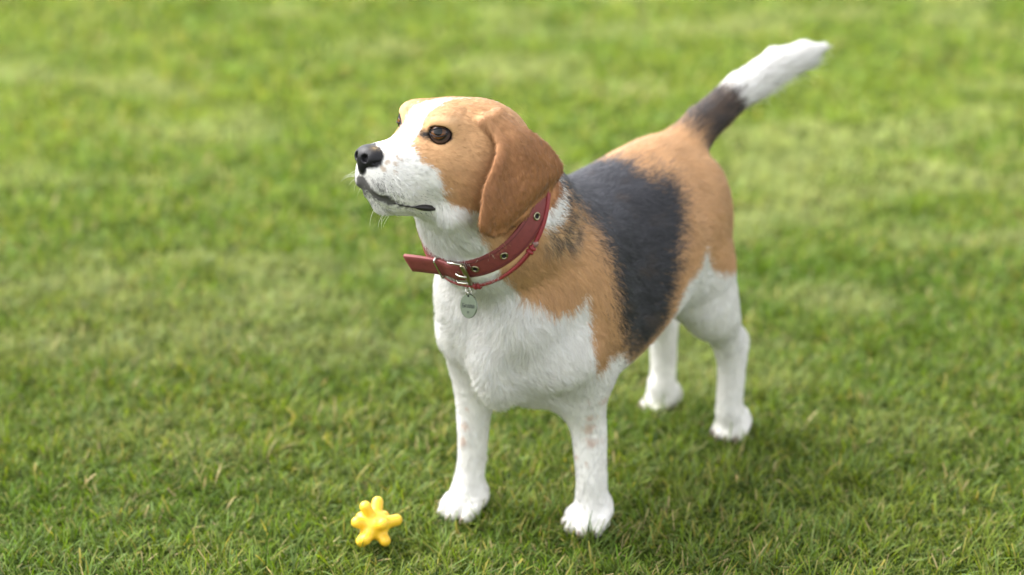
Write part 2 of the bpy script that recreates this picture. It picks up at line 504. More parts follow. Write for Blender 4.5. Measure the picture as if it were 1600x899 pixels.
EAR_F = np.array([(.300, .045, .510), (.303, .054, .492), (.3125, .063, .462), (.331, .067, .4385), (.3415, .068, .4205), (.3455, .068, .400), (.336, .067, .389), (.316, .066, .380)])
EAR_B = np.array([(.272, .045, .512), (.2525, .066, .5005), (.225, .072, .4655), (.196, .072, .4275), (.203, .070, .411), (.236, .068, .396), (.262, .067, .386), (.286, .066, .380)])
_c = np.array([.268, 0, .447])
for _E in (EAR_F, EAR_B):
    _E[:, [0, 2]] = _c[[0, 2]] + .93 * (_E[:, [0, 2]] - _c[[0, 2]]); _E[2:, 2] += .002
EAR_F[2:, 0] -= .007; EAR_F[1:, 1] += .0065; EAR_F[2:, 0] += .011; EAR_F[3:6, 0] += .003
EAR_B[1:3, 2] -= .005; EAR_B[1:5, 0] += .003; EAR_F[:2, 2] -= .010; EAR_B[:2, 2] -= .010; EAR_F[4:, 0] -= .003
def ear_sheet(s):
    Q, R = [], []
    def ev(C, v):
        x = v * (len(C) - 1); i = int(min(x, len(C) - 1.001)); t = x - i
        p0, p1, p2, p3 = C[max(i - 1, 0)], C[i], C[i + 1], C[min(i + 2, len(C) - 1)]
        return .5 * ((2 * p1) + (-p0 + p2) * t + (2 * p0 - 5 * p1 + 4 * p2 - p3) * t * t + (-p0 + 3 * p1 - 3 * p2 + p3) * t ** 3)
    nv = 70
    for v in np.linspace(0, 1, nv):
        f, b = ev(EAR_F, v), ev(EAR_B, v)
        L = np.linalg.norm(b - f); nu = max(6, int(L / .0022))
        for u in np.linspace(0, 1, nu):
            p = f + (b - f) * u
            bow = .0022 * math.exp(-((u - .09) / .06) ** 2) * min(1, v * 4) * (1 - v) ** .5 - .003 * math.exp(-((u - .27) / .09) ** 2) * (1 - v) + .007 * math.sin(math.pi * min(1, u * 1.05)) * math.sin(math.pi * min(1, .12 + v * .95))
            curl = .0015 * max(0, 1 - u / .16) ** 2 * math.sin(math.pi * min(1, v * 1.1 + .02)) if v < .93 else 0
            bow += .0016 * math.sin(u * 9.5 + v * 3.0 + .6) * min(1, v * 2) * (.4 + .6 * v) + .0012 * math.sin(v * 11 + u * 4)
            p = p + np.array((0, bow + curl, 0))
            e = min(u, 1 - u) * L
            r = .0025 if v > .12 else .0025 + .004 * (1 - v / .12)
            r = r * (.75 + .25 * min(1, e / .010))
            q = p.copy()
            if s < 0:       # the other ear: mirrored in the head's own middle plane
                h = HEAD_R.T @ (q - HEAD_O); h[1] = -h[1]; h[2] -= .009; h[1] += .004; q = HEAD_O + HEAD_R @ h
            Q.append(q); R.append(r)
    return np.array(Q), np.array(R)

prims = build_prims()
BV, BQ = surface(prims, VOX, 3)
BN = normals(BV, BQ)
print('body verts', len(BV))
#DUMP


C_WHITE = np.array((.84, .815, .77)); C_TAN = np.array((.57, .333, .163)); C_BLACK = np.array((.031, .031, .036))
C_EAR = np.array((.37, .168, .068)); C_LTAN = np.array((.62, .42, .24)); C_GRIZ = np.array((.16, .105, .065))

def poly_sd(X, Y, pts):
    """signed distance to a closed polygon, negative inside"""
    pts = np.array(pts, float); n = len(pts)
    d = np.full(len(X), 1e9); ins = np.zeros(len(X), bool)
    for i in range(n):
        ax, ay = pts[i]; bx, by = pts[(i + 1) % n]
        ex, ey = bx - ax, by - ay
        t = np.clip(((X - ax) * ex + (Y - ay) * ey) / (ex * ex + ey * ey + 1e-12), 0, 1)
        d = np.minimum(d, np.hypot(X - ax - t * ex, Y - ay - t * ey))
        c = ((ay > Y) != (by > Y)) & (X < (bx - ax) * (Y - ay) / (by - ay + 1e-12) + ax)
        ins ^= c
    return np.where(ins, -d, d)

TAN_SIDE = [(.31, .385), (.292, .357), (.271, .327), (.254, .307), (.237, .293), (.225, .283), (.216, .277), (.201, .276), (.189, .283), (.181, .292),
            (.1805, .276), (.179, .248), (.180, .221), (.172, .202), (.158, .199), (.149, .209), (.130, .209), (.112, .198), (.085, .176), (.055, .176), (.03, .190),
            (.016, .215), (.014, .235), (.007, .242), (-.001, .249), (-.014, .253), (-.030, .258), (-.036, .267), (-.047, .277), (-.056, .263), (-.063, .252),
            (-.070, .244), (-.082, .239), (-.12, .232), (-.20, .20), (-.22, .40), (-.16, .55), (.10, .55), (.180, .43), (.197, .398), (.207, .384), (.222, .375), (.236, .374), (.25, .385), (.31, .41)]
BLACK_SIDE = [(.205, .42), (.199, .392), (.180, .377), (.159, .365), (.145, .342), (.141, .323), (.141, .299), (.138, .275), (.134, .247), (.117, .213), (.090, .195), (.068, .190),
              (.055, .197), (.038, .215), (.033, .241), (.024, .261), (.010, .279), (-.002, .295), (-.018, .318), (-.033, .337), (-.037, .352), (-.024, .363), (-.004, .370), (.0, .43), (.1, .47)]
TAN_HEAD = [(.072, .02), (.0725, .006), (.074, -.002), (.070, -.011), (.062, -.015), (.055, -.019), (.050, -.028), (.045, -.039), (.037, -.050), (.030, -.054), (.02, -.056), (-.01, -.058), (-.06, -.062), (-.14, -.07), (-.14, .12), (.072, .12)]
LIP_PATH = np.array([(.112, .003, -.038), (.108, .012, -.050), (.099, .0195, -.0535), (.084, .0235, -.0585), (.068, .0245, -.0615), (.054, .0245, -.0630)])
FRECKLES = [(.102, .015, -.008, .0030), (.091, .009, -.002, .0030), (.103, .019, -.015, .0034), (.090, .019, -.011, .0030), (.093, .021, -.017, .0036), (.095, .024, -.024, .0028), (.106, .020, -.021, .0030)]
LEG_SPOTS = [(.152, .089, .159, .004), (.154, .080, .139, .005), (.152, .078, .129, .005), (.153, .074, .121, .004), (.151, .076, .109, .0065), (.152, .062, .087, .004), (.151, .074, .083, .003), (.164, .085, .163, .003),
             (.204, -.054, .111, .005), (.203, -.057, .091, .005), (.202, -.051, .131, .003)]

def seg_dist(P, path):
    d = np.full(len(P), 1e9)
    for a, b in zip(path[:-1], path[1:]):
        ab = b - a; t = np.clip(((P - a) @ ab) / (ab @ ab), 0, 1)
        d = np.minimum(d, np.linalg.norm(P - a - t[:, None] * ab, axis=1))
    return d

PARTW = {}
def region_weights(P):
    """how much each point belongs to ear / head / tail, plus hair direction and length"""
    tags = {'ear': np.full(len(P), 1.0), 'head': np.full(len(P), 1.0), 'tail': np.full(len(P), 1.0), 'body': np.full(len(P), 1.0), 'leg': np.full(len(P), 1.0)}
    cls = dict(ear='ear', head='head', muzzle='head', jaw='head', groove='head', tail='tail', foreleg='leg', hindleg='leg', paw='leg')
    W = np.zeros(len(P)); FL = np.zeros((len(P), 3)); LN = np.zeros(len(P))
    for p in prims:
        if p.neg: continue
        m = ((P > p.lo - .03) & (P < p.hi + .03)).all(1)
        if not m.any(): continue
        d = p.f(P[m])
        c = cls.get(p.tag, 'body'); tags[c][m] = np.minimum(tags[c][m], d)
        w = np.exp(-np.clip(d, -.01, .2) / .005)
        W[m] += w; FL[m] += w[:, None] * p.flow / np.linalg.norm(p.flow); LN[m] += w * p.ln
    return tags, FL / W[:, None], LN / W

def coat(P, N, tags, jit=0.0, seed=0):
    n = len(P)
    r = np.random.default_rng(seed)
    j = (fbm(P, 160, 3) - .5) * .012 + (fbm(P, 420, 5, 2) - .5) * .008
    jr = r.normal(size=n) * jit
    col = np.tile(C_WHITE, (n, 1)) * (.96 + .08 * fbm(P, 90, 21))[:, None]
    ay = np.abs(P[:, 1]); X, Z = P[:, 0], P[:, 2]
    back = np.where(P[:, 1] < 0, .03, 0)
    # ---- body
    sd = poly_sd(X + back * smooth01(X, .12, .2), Z, TAN_SIDE) + j * .6 + jr * .0025
    tan = 1 - smooth01(sd, -.0015, .0015)
    tan *= np.where(X > .205, smooth01(ay + j, .040, .047), 1)
    tcol = C_TAN * (.82 + .36 * fbm(P, 45, 8))[:, None]
    col = col * (1 - tan[:, None]) + tcol * tan[:, None]
    sb = poly_sd(X, Z, BLACK_SIDE) + j * 1.6 + jr * .0095
    tp_ = smooth01(Z, .325, .372)
    blk = 1 - smooth01(sb + .008 * tp_ * (fbm(P, 120, 53) - .3), -.005 - .018 * tp_, .005 + .008 * tp_)
    blk = np.where(jit > 0, (r.random(n) < blk * 1.15) * 1.0 * tp_ + blk * (1 - tp_), blk)
    bcol = C_BLACK * ((.65 + .7 * fbm(P * np.array((.5, 1, 1)), 75, 9)) * (1 + 1.1 * smooth01(Z + .10 * (X - .05), .325, .375) + .35 * r.random(n) * (jit > 0)))[:, None]  # greyer hair towards the spine, with some sky sheen put into the colour
    brn = smooth01(fbm(P, 70, 31) + .25 * smooth01(-Z, -.27, -.19), .60, .8) * .22
    bcol = bcol * (1 - brn[:, None]) + C_GRIZ * brn[:, None]
    # grizzled hair between collar and saddle
    gz = np.exp(-(((X - .206) / .032) ** 2 + ((Z - .362) / .024) ** 2 + ((ay - .078) / .04) ** 2))
    st1 = fbm(P * np.array((1, 1, .4)), 260, 41, 2) + r.normal(size=n) * jit * .11
    st2 = fbm(P * np.array((1, 1, .4)), 230, 47, 2) + r.normal(size=n) * jit * .11
    g2 = (smooth01(st2 + .10 * gz, .50, .66) * smooth01(gz, .10, .5) * tan * .85)[:, None]
    g1 = (smooth01(st1 + .12 * gz, .52, .68) * smooth01(gz, .15, .6) * tan * .85)[:, None]
    col = col * (1 - g2) + C_LTAN * 1.05 * g2
    col = col * (1 - g1) + C_BLACK * 2.0 * g1
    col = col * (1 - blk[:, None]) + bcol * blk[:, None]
    # ---- tail
    m = (tags['tail'] < tags['body'] - .001) | ((X < -.13) & (Z > .385))
    q = X[m] * -.88 + Z[m] * .36                     # along the tail
    jt = j[m] * 1.2 + jr[m] * .004
    wht = smooth01(q + jt, .314, .319)
    black = smooth01(q + jt * 2.5, .226, .262) * smooth01(N[m, 2] + .25 * N[m, 1] + jt * 12, -.62, -.25) * (.90 + .1 * smooth01(fbm(P[m], 200, 57), .4, .6))
    c = C_TAN * (.85 + .3 * fbm(P[m], 60, 8))[:, None]
    c = c * (1 - .96 * black[:, None]) + C_BLACK * .9 * .96 * black[:, None]
    c = c * (1 - wht[:, None]) + C_WHITE * wht[:, None]
    col[m] = c
    # ---- head
    m = (np.minimum(tags['head'], tags['ear']) < tags['body'])
    hp = (P[m] - HEAD_O) @ HEAD_R
    hx, hy, hz = hp.T; ah = np.abs(hy); hj = j[m] * .55 + jr[m] * .0018
    c = np.tile(C_WHITE, (m.sum(), 1)) * (.96 + .08 * fbm(P[m], 90, 21))[:, None]
    bw = np.interp(hx, [-.02, .02, .032, .048, .07], [-.004, .001, .005, .012, .014])
    t = (1 - smooth01(poly_sd(hx, hz, TAN_HEAD) + hj, -.001, .001)) * smooth01(ah + hj - bw, -.001, .001)
    tc = C_TAN * np.array((1.02, 1.0, .98)) * (.84 + .32 * fbm(P[m], 70, 14))[:, None]
    # pale streak over each eye, dark rim round it
    de = np.minimum(np.linalg.norm(hp - EYE(1), axis=1), np.linalg.norm(hp - EYE(-1), axis=1))
    brow = np.exp(-((hx - .047) / .010) ** 2 - ((hz - .0315) / .0028) ** 2) * .6
    tc = tc * (1 - brow[:, None]) + C_LTAN * 1.1 * brow[:, None]
    c = c * (1 - t[:, None]) + tc * t[:, None]
    inner = np.minimum(seg_dist(hp, np.array([(.054, .022, .016), (.0610, .0190, .0125)])), seg_dist(hp, np.array([(.054, -.022, .016), (.0610, -.0190, .0125)])))
    el = np.minimum(np.linalg.norm((hp - EYE(1)) / np.array((1, 1, .74)), axis=1), np.linalg.norm((hp - EYE(-1)) / np.array((1, 1, .74)), axis=1))
    rim = 1 - smooth01(np.minimum(el - .0124, inner - .0034) + hj * .8, .0004, .0034)
    c = c * (1 - rim[:, None]) + np.array((.020, .016, .016)) * rim[:, None]
    # dark lips and grizzled upper lip, freckles
    ap = np.stack([hx, ah, hz], 1)
    dl = seg_dist(ap, LIP_PATH)
    lip = (1 - smooth01(dl + hj * 1.0, .0034 + .0014 * smooth01(hx, .08, .095), .0060 + .0022 * smooth01(hx, .08, .095))) * np.interp(hx, [.048, .075, .095], [.75, .85, .95])
    wide = np.exp(-((hx - .109) / .016) ** 2 - ((hz + .043) / .014) ** 2 - (ah / .024) ** 4) * 1.35 + np.exp(-(dl / .012) ** 2) * .30
    gr = (r.random(m.sum()) < wide) if jit else wide > 2
    lip = np.maximum(lip, np.where(gr, .85, .35 * wide))
    for fx, fy, fz, fr in FRECKLES:
        w = (1 - smooth01(np.linalg.norm(ap - np.array((fx, fy, fz)), axis=1) + hj, fr * .5, fr * 1.1)) * .65
        c = c * (1 - w[:, None]) + np.array((.42, .26, .14)) * w[:, None]
    c = c * (1 - lip[:, None]) + np.array((.045, .04, .042)) * lip[:, None]
    dn = np.full(m.sum(), 1.0)
    for p in npr:
        if not p.neg: dn = np.minimum(dn, p.f(P[m]))
    dn = (1 - smooth01(dn + hj * .5, .0008, .0028))[:, None]
    c = c * (1 - dn) + np.array((.016, .015, .017)) * dn
    e = smooth01(tags['head'][m] - tags['ear'][m], -.001, .004)
    ec = C_EAR * (.78 + .44 * fbm(P[m] * np.array((1, 1, .5)), 60, 17))[:, None]
    top = smooth01(P[m][:, 2], .455, .505)[:, None] * .45
    ec = ec * (1 - top) + C_TAN * top
    c = c * (1 - e[:, None]) + ec * e[:, None]
    col[m] = c
    # ---- legs
    for fx, fy, fz, fr in LEG_SPOTS:
        w = (1 - smooth01(np.linalg.norm((P - np.array((fx - .006, fy - .004, fz))) * np.array((.35, .8, 1)), axis=1) + j * .6, fr * .5, fr * 1.15)) * .50 * ((P[:, 1] * fy > 0) & (P[:, 0] > .1))
        col = col * (1 - w[:, None]) + np.array((.50, .27, .16)) * w[:, None]
    for ga, gb in GAPS:
        w = (1 - smooth01(seg_dist(P, np.array([ga, gb])) + j * .25, .0012, .0042)) * .40
        col = col * (1 - w[:, None]) + np.array((.30, .235, .20)) * w[:, None]
    low = np.exp(-(Z / .014) ** 2) * (tags['leg'] < .01) * (.10 + .35 * smooth01(fbm(P, 220, 61), .5, .75))
    col = col * (1 - low[:, None]) + np.array((.40, .30, .20)) * low[:, None]
    return np.clip(col, .004, .88)

# ---- nose
def HP(c): return tuple(H(c))
npr = []
def ne(c, r, k, neg=False): npr.append(p_ell(H(c), r, k=k, R=HEAD_R, neg=neg))
ne((.1100, 0, -.0145), (.0125, .0150, .0115), .004)
ne((.1035, 0, -.0090), (.0120, .0128, .0060), .005)
for s in (1, -1):
    ne((.1080, .0095 * s, -.0150), (.0112, .0072, .0085), .003)
ne((.1130, 0, -.0230), (.0075, .0068, .0085), .004)
for s in (1, -1):
    ne((.1205, .0068 * s, -.0145), (.0062, .0036, .0038), .0015, True)
    ne((.1130, .0165 * s, -.0175), (.0080, .0034, .0016), .0015, True)
npr.append(p_cone(H((.1245, 0, -.011)), H((.1225, 0, -.034)), .0010, .0010, k=.0015, neg=True))
NV, NQ = surface(npr, .0007, 2)
M_nose, nt, out = new_mat('dog_nose')
bs = nt.nodes.new('ShaderNodeBsdfPrincipled'); bs.inputs['Roughness'].default_value = .42; bs.inputs['Specular IOR Level'].default_value = .25
at = nt.nodes.new('ShaderNodeAttribute'); at.attribute_name = 'coat'; nt.links.new(at.outputs['Color'], bs.inputs['Base Color'])
tc = nt.nodes.new('ShaderNodeTexCoord'); vo = nt.nodes.new('ShaderNodeTexVoronoi'); vo.inputs['Scale'].default_value = 900
bp = nt.nodes.new('ShaderNodeBump'); bp.inputs['Strength'].default_value = .35; bp.inputs['Distance'].default_value = .0004
nt.links.new(tc.outputs['Object'], vo.inputs['Vector']); nt.links.new(vo.outputs['Distance'], bp.inputs['Height']); nt.links.new(bp.outputs[0], bs.inputs['Normal']); nt.links.new(bs.outputs[0], out.inputs[0])
nose = mesh_obj('nose', NV, NQ, M_nose, dog)
nh = (NV - HEAD_O) @ HEAD_R
w = np.exp(-((nh[:, 0] - .108) / .0055) ** 2 - ((nh[:, 1] - .0075) / .0035) ** 2 - ((nh[:, 2] + .001) / .005) ** 2) * smooth01(fbm(NV, 500, 5), .3, .6)
color_attr(nose.data, 'coat', np.array((.012, .0115, .013)) * (1 - w[:, None]) + np.array((.36, .25, .12)) * w[:, None])

TG, FLW, HLN = region_weights(BV)
body = mesh_obj('body', BV, BQ, M_skin, dog)
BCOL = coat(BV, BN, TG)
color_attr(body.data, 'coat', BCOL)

# ---- eyes: ball with iris and pupil, dark lid rim
M_eye = coat_mat('dog_eye', .06)
M_eye.node_tree.nodes['Principled BSDF'].inputs['Specular IOR Level'].default_value = .35
M_eye.node_tree.nodes['Principled BSDF'].inputs['Coat Weight'].default_value = 0.0
M_eye.node_tree.nodes['Principled BSDF'].inputs['Coat Roughness'].default_value = .02
M_lid = principled('eyelid_skin', (.014, .011, .012), .75, spec=.25, bump=.3, bump_scale=900)
for s in (1, -1):
    look = EYE_DIR(s) + np.array((.16, -.05 * s, .10)); look /= np.linalg.norm(look)
    u = np.cross((0, 0, 1), look); u /= np.linalg.norm(u); v = np.cross(look, u)
    M = HEAD_R @ np.stack([look, u, v], 1)
    V, Fc = ball(H(EYE(s)), .0109, 64, 72, M)
    e = mesh_obj('eye', V, Fc, M_eye, dog)
    dirs = ((V - H(EYE(s))) / .0109) @ M
    ang = np.degrees(np.arccos(np.clip(dirs[:, 0], -1, 1)))
    ph = np.arctan2(dirs[:, 1], dirs[:, 2])
    iris = np.array((.105, .041, .013)) * (.65 + .7 * noise(np.stack([np.cos(ph) * 6, np.sin(ph) * 6, ang * .05], 1), 1.3, 3))[:, None] * (.75 + .5 * smooth01(-dirs[:, 2], -.2, .5))[:, None]
    c = np.where((ang < 23)[:, None], np.array((.004, .004, .004)), iris)
    lim = smooth01(ang, 39, 45)[:, None]; c = c * (1 - lim) + np.array((.02, .012, .010)) * lim
    scl = smooth01(ang, 50, 56)[:, None]; c = c * (1 - scl) + np.array((.07, .048, .046)) * scl
    color_attr(e.data, 'coat', c)
    ed = EYE_DIR(s); eu = np.cross((0, 0, 1), ed); eu /= np.linalg.norm(eu); ev_ = np.cross(ed, eu)      # eu: towards the dog's left
    inn = -s            # direction of the inner corner along eu
    V, Fc = [], []; NL = 56
    for (fa, fb, ro) in ((.97, .97, .0106), (.98, .98, .0112), (1.05, 1.08, .0117), (1.10, 1.15, .0118), (1.17, 1.26, .0115), (1.26, 1.38, .0104)):
        for k in range(NL):
            a = 2 * math.pi * k / NL
            ca, sa = math.cos(a), math.sin(a)
            au = fa * (44 * ca + (16 * max(0, ca * inn) ** 5) * inn)
            av = fb * ((18.5 if sa > 0 else 20) * np.sign(sa) * abs(sa) ** 1.2) - 8 * ca * inn
            au, av = math.radians(au), math.radians(av)
            d = ed * math.cos(au) * math.cos(av) + eu * math.sin(au) * math.cos(av) + ev_ * math.sin(av)
            V.append(H(EYE(s) + d * ro))
    for m_ in range(5):
        for k in range(NL):
            l_ = (k + 1) % NL; q_ = (m_ * NL + k, m_ * NL + l_, (m_ + 1) * NL + l_, (m_ + 1) * NL + k)
            Fc.append(q_)
    mesh_obj('eyelid', V, Fc, M_lid, dog)

# ---- black lip edge at the corners of the mouth
def snap(p, cand=None):
    return BV[np.argmin(((BV - p) ** 2).sum(1))]
M_lip = principled('lip_skin', (.020, .017, .018), .42, noise_scale=120, noise_amt=.4, bump=.4, bump_scale=700)
for s in (1, -1):
    base = [snap(H((x, y * s, z))) for x, y, z in ((.090, .0230, -.0568), (.081, .0243, -.0592), (.072, .0248, -.0610), (.066, .025, -.0618), (.062, .025, -.0622), (.0585, .025, -.0628), (.055, .0255, -.0631), (.051, .0260, -.0632), (.046, .0265, -.0630), (.043, .027, -.0625))]
    base = np.array(base); base = base + Hd((0, s * .0008, -.0003))
    for _ in range(2): base[1:-1] = (base[:-2] + 2 * base[1:-1] + base[2:]) / 4
    V, Fc = tube(base, np.array([.0003, .0005, .0006, .0006, .0009, .0022, .0031, .0035, .0031, .0012]), 10)
    mesh_obj('lip', V, Fc, M_lip, dog)

# ---- claws
M_claw = principled('claw_horn', (.22, .17, .14), .4, noise_scale=200, noise_amt=.4)
for p in [p for p in prims if p.tag == 'paw' and hasattr(p, 'toe')]:
    c, d = p.toe
    q = [c + d * .002 + np.array((0, 0, .001)), c + d * .0055 + np.array((0, 0, .000)), c + d * .0080 + np.array((0, 0, -.003)), c + d * .0088 + np.array((0, 0, -.006))]
    V, Fc = tube(q, [.0028, .0024, .0016, .0004], 8)
    mesh_obj('claw', V, Fc, M_claw, dog)

# ---- whiskers
M_whisk = principled('whisker_hair', (.8, .78, .74), .4)
wr = random.Random(3)
for s in (1, -1):
    for k in range(9):
        x, z = wr.uniform(.076, .108), wr.uniform(-.045, -.024)
        p0 = snap(H((x, .024 * s, z)))
        d = np.array((wr.uniform(-.1, .75), s * wr.uniform(.45, 1.0), wr.uniform(-.75, .25))); d /= np.linalg.norm(d)
        L = wr.uniform(.014, .030)
        p = [p0 + Hd(d * L * t + np.array((-.35 * L * t * t, 0, -.25 * L * t * t))) for t in np.linspace(0, 1, 7)]
        V, Fc = tube(p, np.linspace(.00012, .00003, 7), 5)
        mesh_obj('whisker', V, Fc, M_whisk, dog)
for k in range(5):
    p0 = snap(H((wr.uniform(.072, .100), wr.uniform(-.012, .012), -.070)))
    d = np.array((wr.uniform(.1, .7), wr.uniform(-.5, .5), -1)); d /= np.linalg.norm(d); L = wr.uniform(.012, .024)
    p = [p0 + Hd(d * L * t + np.array((-.3 * L * t * t, 0, 0))) for t in np.linspace(0, 1, 6)]
    V, Fc = tube(p, np.linspace(.00014, .00004, 6), 5)
    mesh_obj('whisker', V, Fc, M_whisk, dog)

# ------------------------------------------------------------------ fur
NHAIR = 330000
CN = np.array((.770, 0, .638)); CN /= np.linalg.norm(CN)
def neck_sdf(P):
    d = np.full(len(P), .05)
    for p in prims:
        if p.neg or p.tag not in ('torso', 'neck', 'chest', 'shoulder', 'throat'): continue
        q = p.f(P); h = np.clip(.5 + .5 * (d - q) / p.k, 0, 1)
        d = d * (1 - h) + q * h - p.k * h * (1 - h)
    return d

def make_fur(n):
    r = np.random.default_rng(11)
    A = np.linalg.norm(np.cross(BV[BQ[:, 2]] - BV[BQ[:, 0]], BV[BQ[:, 3]] - BV[BQ[:, 1]]), axis=1) * .5
    cen = BV[BQ].mean(1)
    den = A.copy()
    hq = (cen - HEAD_O) @ HEAD_R
    den *= np.where(np.minimum(TG['head'], TG['ear'])[BQ[:, 0]] < .004, 1.9, 1.0)
    den *= np.where(BN[BQ[:, 0], 2] < -.75, .5, 1)
    cdf = np.cumsum(den); qi = np.searchsorted(cdf, r.random(n) * cdf[-1]); qi = np.minimum(qi, len(BQ) - 1)
    u, v = r.random((n, 1)), r.random((n, 1)); q = BQ[qi]
    w4 = [(1 - u) * (1 - v), u * (1 - v), u * v, (1 - u) * v]
    def ip(Aq): return sum(w * (Aq[q[:, k]] if Aq.ndim > 1 else Aq[q[:, k]][:, None]) for k, w in enumerate(w4))
    P, N, FL, LN = ip(BV), ip(BN), ip(FLW), ip(HLN)[:, 0]
    tg = {k: ip(a)[:, 0] for k, a in TG.items()}
    N /= np.linalg.norm(N, axis=1, keepdims=True)
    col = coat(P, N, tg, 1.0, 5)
    hp = (P - HEAD_O) @ HEAD_R
    de = np.minimum(np.linalg.norm(hp - EYE(1), axis=1), np.linalg.norm(hp - EYE(-1), axis=1))
    keep = de > .0122
    L = LN.copy()
    under_strap = (np.abs((P - np.array((.2465, 0, .3885))) @ CN) < .0130) & (np.minimum(tg['head'], tg['ear']) > .006) & (P[:, 0] > .1) & (P[:, 2] > .28)
    L = np.where(under_strap, .002, L)
    L *= np.where(de < .024, .35 + .65 * smooth01(de, .0122, .022), 1)
    # nose leather is bare
    dn = np.full(n, 1.0)
    for p in npr:
        if not p.neg: dn = np.minimum(dn, p.f(P))
    keep &= dn > .0006
    L *= .35 + .65 * smooth01(dn, 0, .012)
    ap = hp.copy(); ap[:, 1] = np.abs(ap[:, 1])
    dlp = seg_dist(ap, LIP_PATH); L *= np.where(dlp < .005, .30, np.where(dlp < .010, .55, 1))
    # feather under the tail, fringe on the forearm and thigh
    tl = tg['tail'] < .003
    under = tl & (N[:, 2] < -.1) & (P[:, 0] < -.205)
    L = np.where(under, L * (1.2 + 1.7 * r.random(n) ** 2) * (1 - .5 * smooth01(-P[:, 0], .285, .325)), L)
    fq = fbm(P, 38, 71) ; fr_ = fbm(P, 55, 73)
    FL = FL / (np.linalg.norm(FL, axis=1, keepdims=True) + 1e-9)
    FL = FL + np.where(under[:, None], np.array((.2, 0, -.5)), 0)
    T = FL - (FL * N).sum(1, keepdims=True) * N
    T /= np.linalg.norm(T, axis=1, keepdims=True) + 1e-9
    B = np.cross(N, T)
    legh = tg['leg'] < .004
    sw = (fq - .5) * 1.5 * np.where(np.minimum(tg['head'], tg['ear']) < .004, .6, 1) + r.normal(size=n) * .18
    chest = smooth01(P[:, 0], .18, .22) * (P[:, 2] < .34) * (np.minimum(tg['head'], tg['ear']) > .01)
    sw += chest * (fbm(P, 30, 77) - .5) * 2.6
    T = T * np.cos(sw)[:, None] + B * np.sin(sw)[:, None]
    B = np.cross(N, T)
    L *= (.65 + .6 * r.random(n)) * (.8 + .5 * fr_)
    lift = np.radians(14 + 8 * fbm(P, 80, 75) + r.normal(size=n) * 5 + chest * 8)
    lift = np.where(np.minimum(tg['head'], tg['ear']) < .003, lift * .9, lift)
    lift = np.clip(lift, .08, 1.0)
    n_ = keep.sum()
    P, N, T, B, L, lift, col = P[keep], N[keep], T[keep], B[keep], L[keep], lift[keep], col[keep]
    jb = r.normal(size=(n_, 1)) * .12
    D = N * np.sin(lift)[:, None] + T * np.cos(lift)[:, None] + B * jb
    S = np.linspace(0, 1, 4)
    pts = np.zeros((n_, 4, 3), np.float32)
    for k, s in enumerate(S):
        pts[:, k] = P - N * .0004 + L[:, None] * (s * D - .42 * s * s * np.sin(lift)[:, None] * N + .18 * s * s * jb * B)
    e_ = .0012
    Ps = P * 1.0 + 0
    lock = lambda Q: fbm(Q, 210, 91, 2)
    f0 = lock(Ps); gB = (lock(Ps + B * e_) - f0)[:, None] / e_; gT = (lock(Ps + T * e_ * 2) - f0)[:, None] / (e_ * 2)
    LIE = N - (gB * B * .0060 + gT * T * .0030); LIE /= np.linalg.norm(LIE, axis=1, keepdims=True)
    shade = ((.86 + .28 * r.random(n_)) * (.88 + .24 * f0))[:, None]
    col = np.clip(col * shade, 0, .88)
    rad = np.tile(np.array([.00016, .00015, .00011, .00004], np.float32), (n_, 1))
    cu = bpy.data.hair_curves.new('fur')
    cu.add_curves([4] * n_)
    cu.position_data.foreach_set('vector', pts.ravel())
    a = cu.attributes.get('radius') or cu.attributes.new('radius', 'FLOAT', 'POINT'); a.data.foreach_set('value', rad.ravel())
    a = cu.attributes.new('coat', 'FLOAT_COLOR', 'CURVE'); c4 = np.ones((n_, 4), np.float32); c4[:, :3] = col; a.data.foreach_set('color', c4.ravel())
    a = cu.attributes.new('lie', 'FLOAT_VECTOR', 'CURVE'); a.data.foreach_set('vector', LIE.astype(np.float32).ravel())
    cu.materials.append(M_fur)
    return tag(link(bpy.data.objects.new('fur', cu), body), kind='stuff')
if FUR: make_fur(NHAIR)


# ------------------------------------------------------------------ collar (a thing of its own, buckled round the neck)
def march(c, nrm, n=96, e1=None):
    c = np.array(c, float); nrm = np.array(nrm, float); nrm /= np.linalg.norm(nrm)
    e1 = np.array((-nrm[2], 0, nrm[0])); e2 = np.array((0, 1., 0))
    th = 2 * np.pi * np.arange(n) / n
    D = np.cos(th)[:, None] * e1 + np.sin(th)[:, None] * e2
    R = np.linspace(.01, .16, 301)
    P = c + D[:, None, :] * R[None, :, None]
    d = neck_sdf(P.reshape(-1, 3)).reshape(n, -1)
    k = np.argmax(d > 0, axis=1)
    d0, d1 = d[np.arange(n), k - 1], d[np.arange(n), k]
    r = R[k - 1] + (R[1] - R[0]) * (-d0 / (d1 - d0))
    for _ in range(6): r = (np.roll(r, 1) + 2 * r + np.roll(r, -1)) / 4
    return c, D, r

M_leather = principled('red_collar_leather', (.185, .036, .033), .62, noise_scale=180, noise_amt=.30, bump=.55, bump_scale=900)
M_edge = principled('dark_strap_edge', (.10, .018, .02), .7, noise_scale=200, noise_amt=.3)
M_brass = principled('old_brass', (.34, .30, .20), .30, metal=1.0, noise_scale=250, noise_amt=.3)
M_nickel = principled('nickel_wire', (.55, .53, .48), .22, metal=1.0, noise_scale=250, noise_amt=.15)
M_dark = principled('eyelet_hole', (.01, .008, .008), .9)

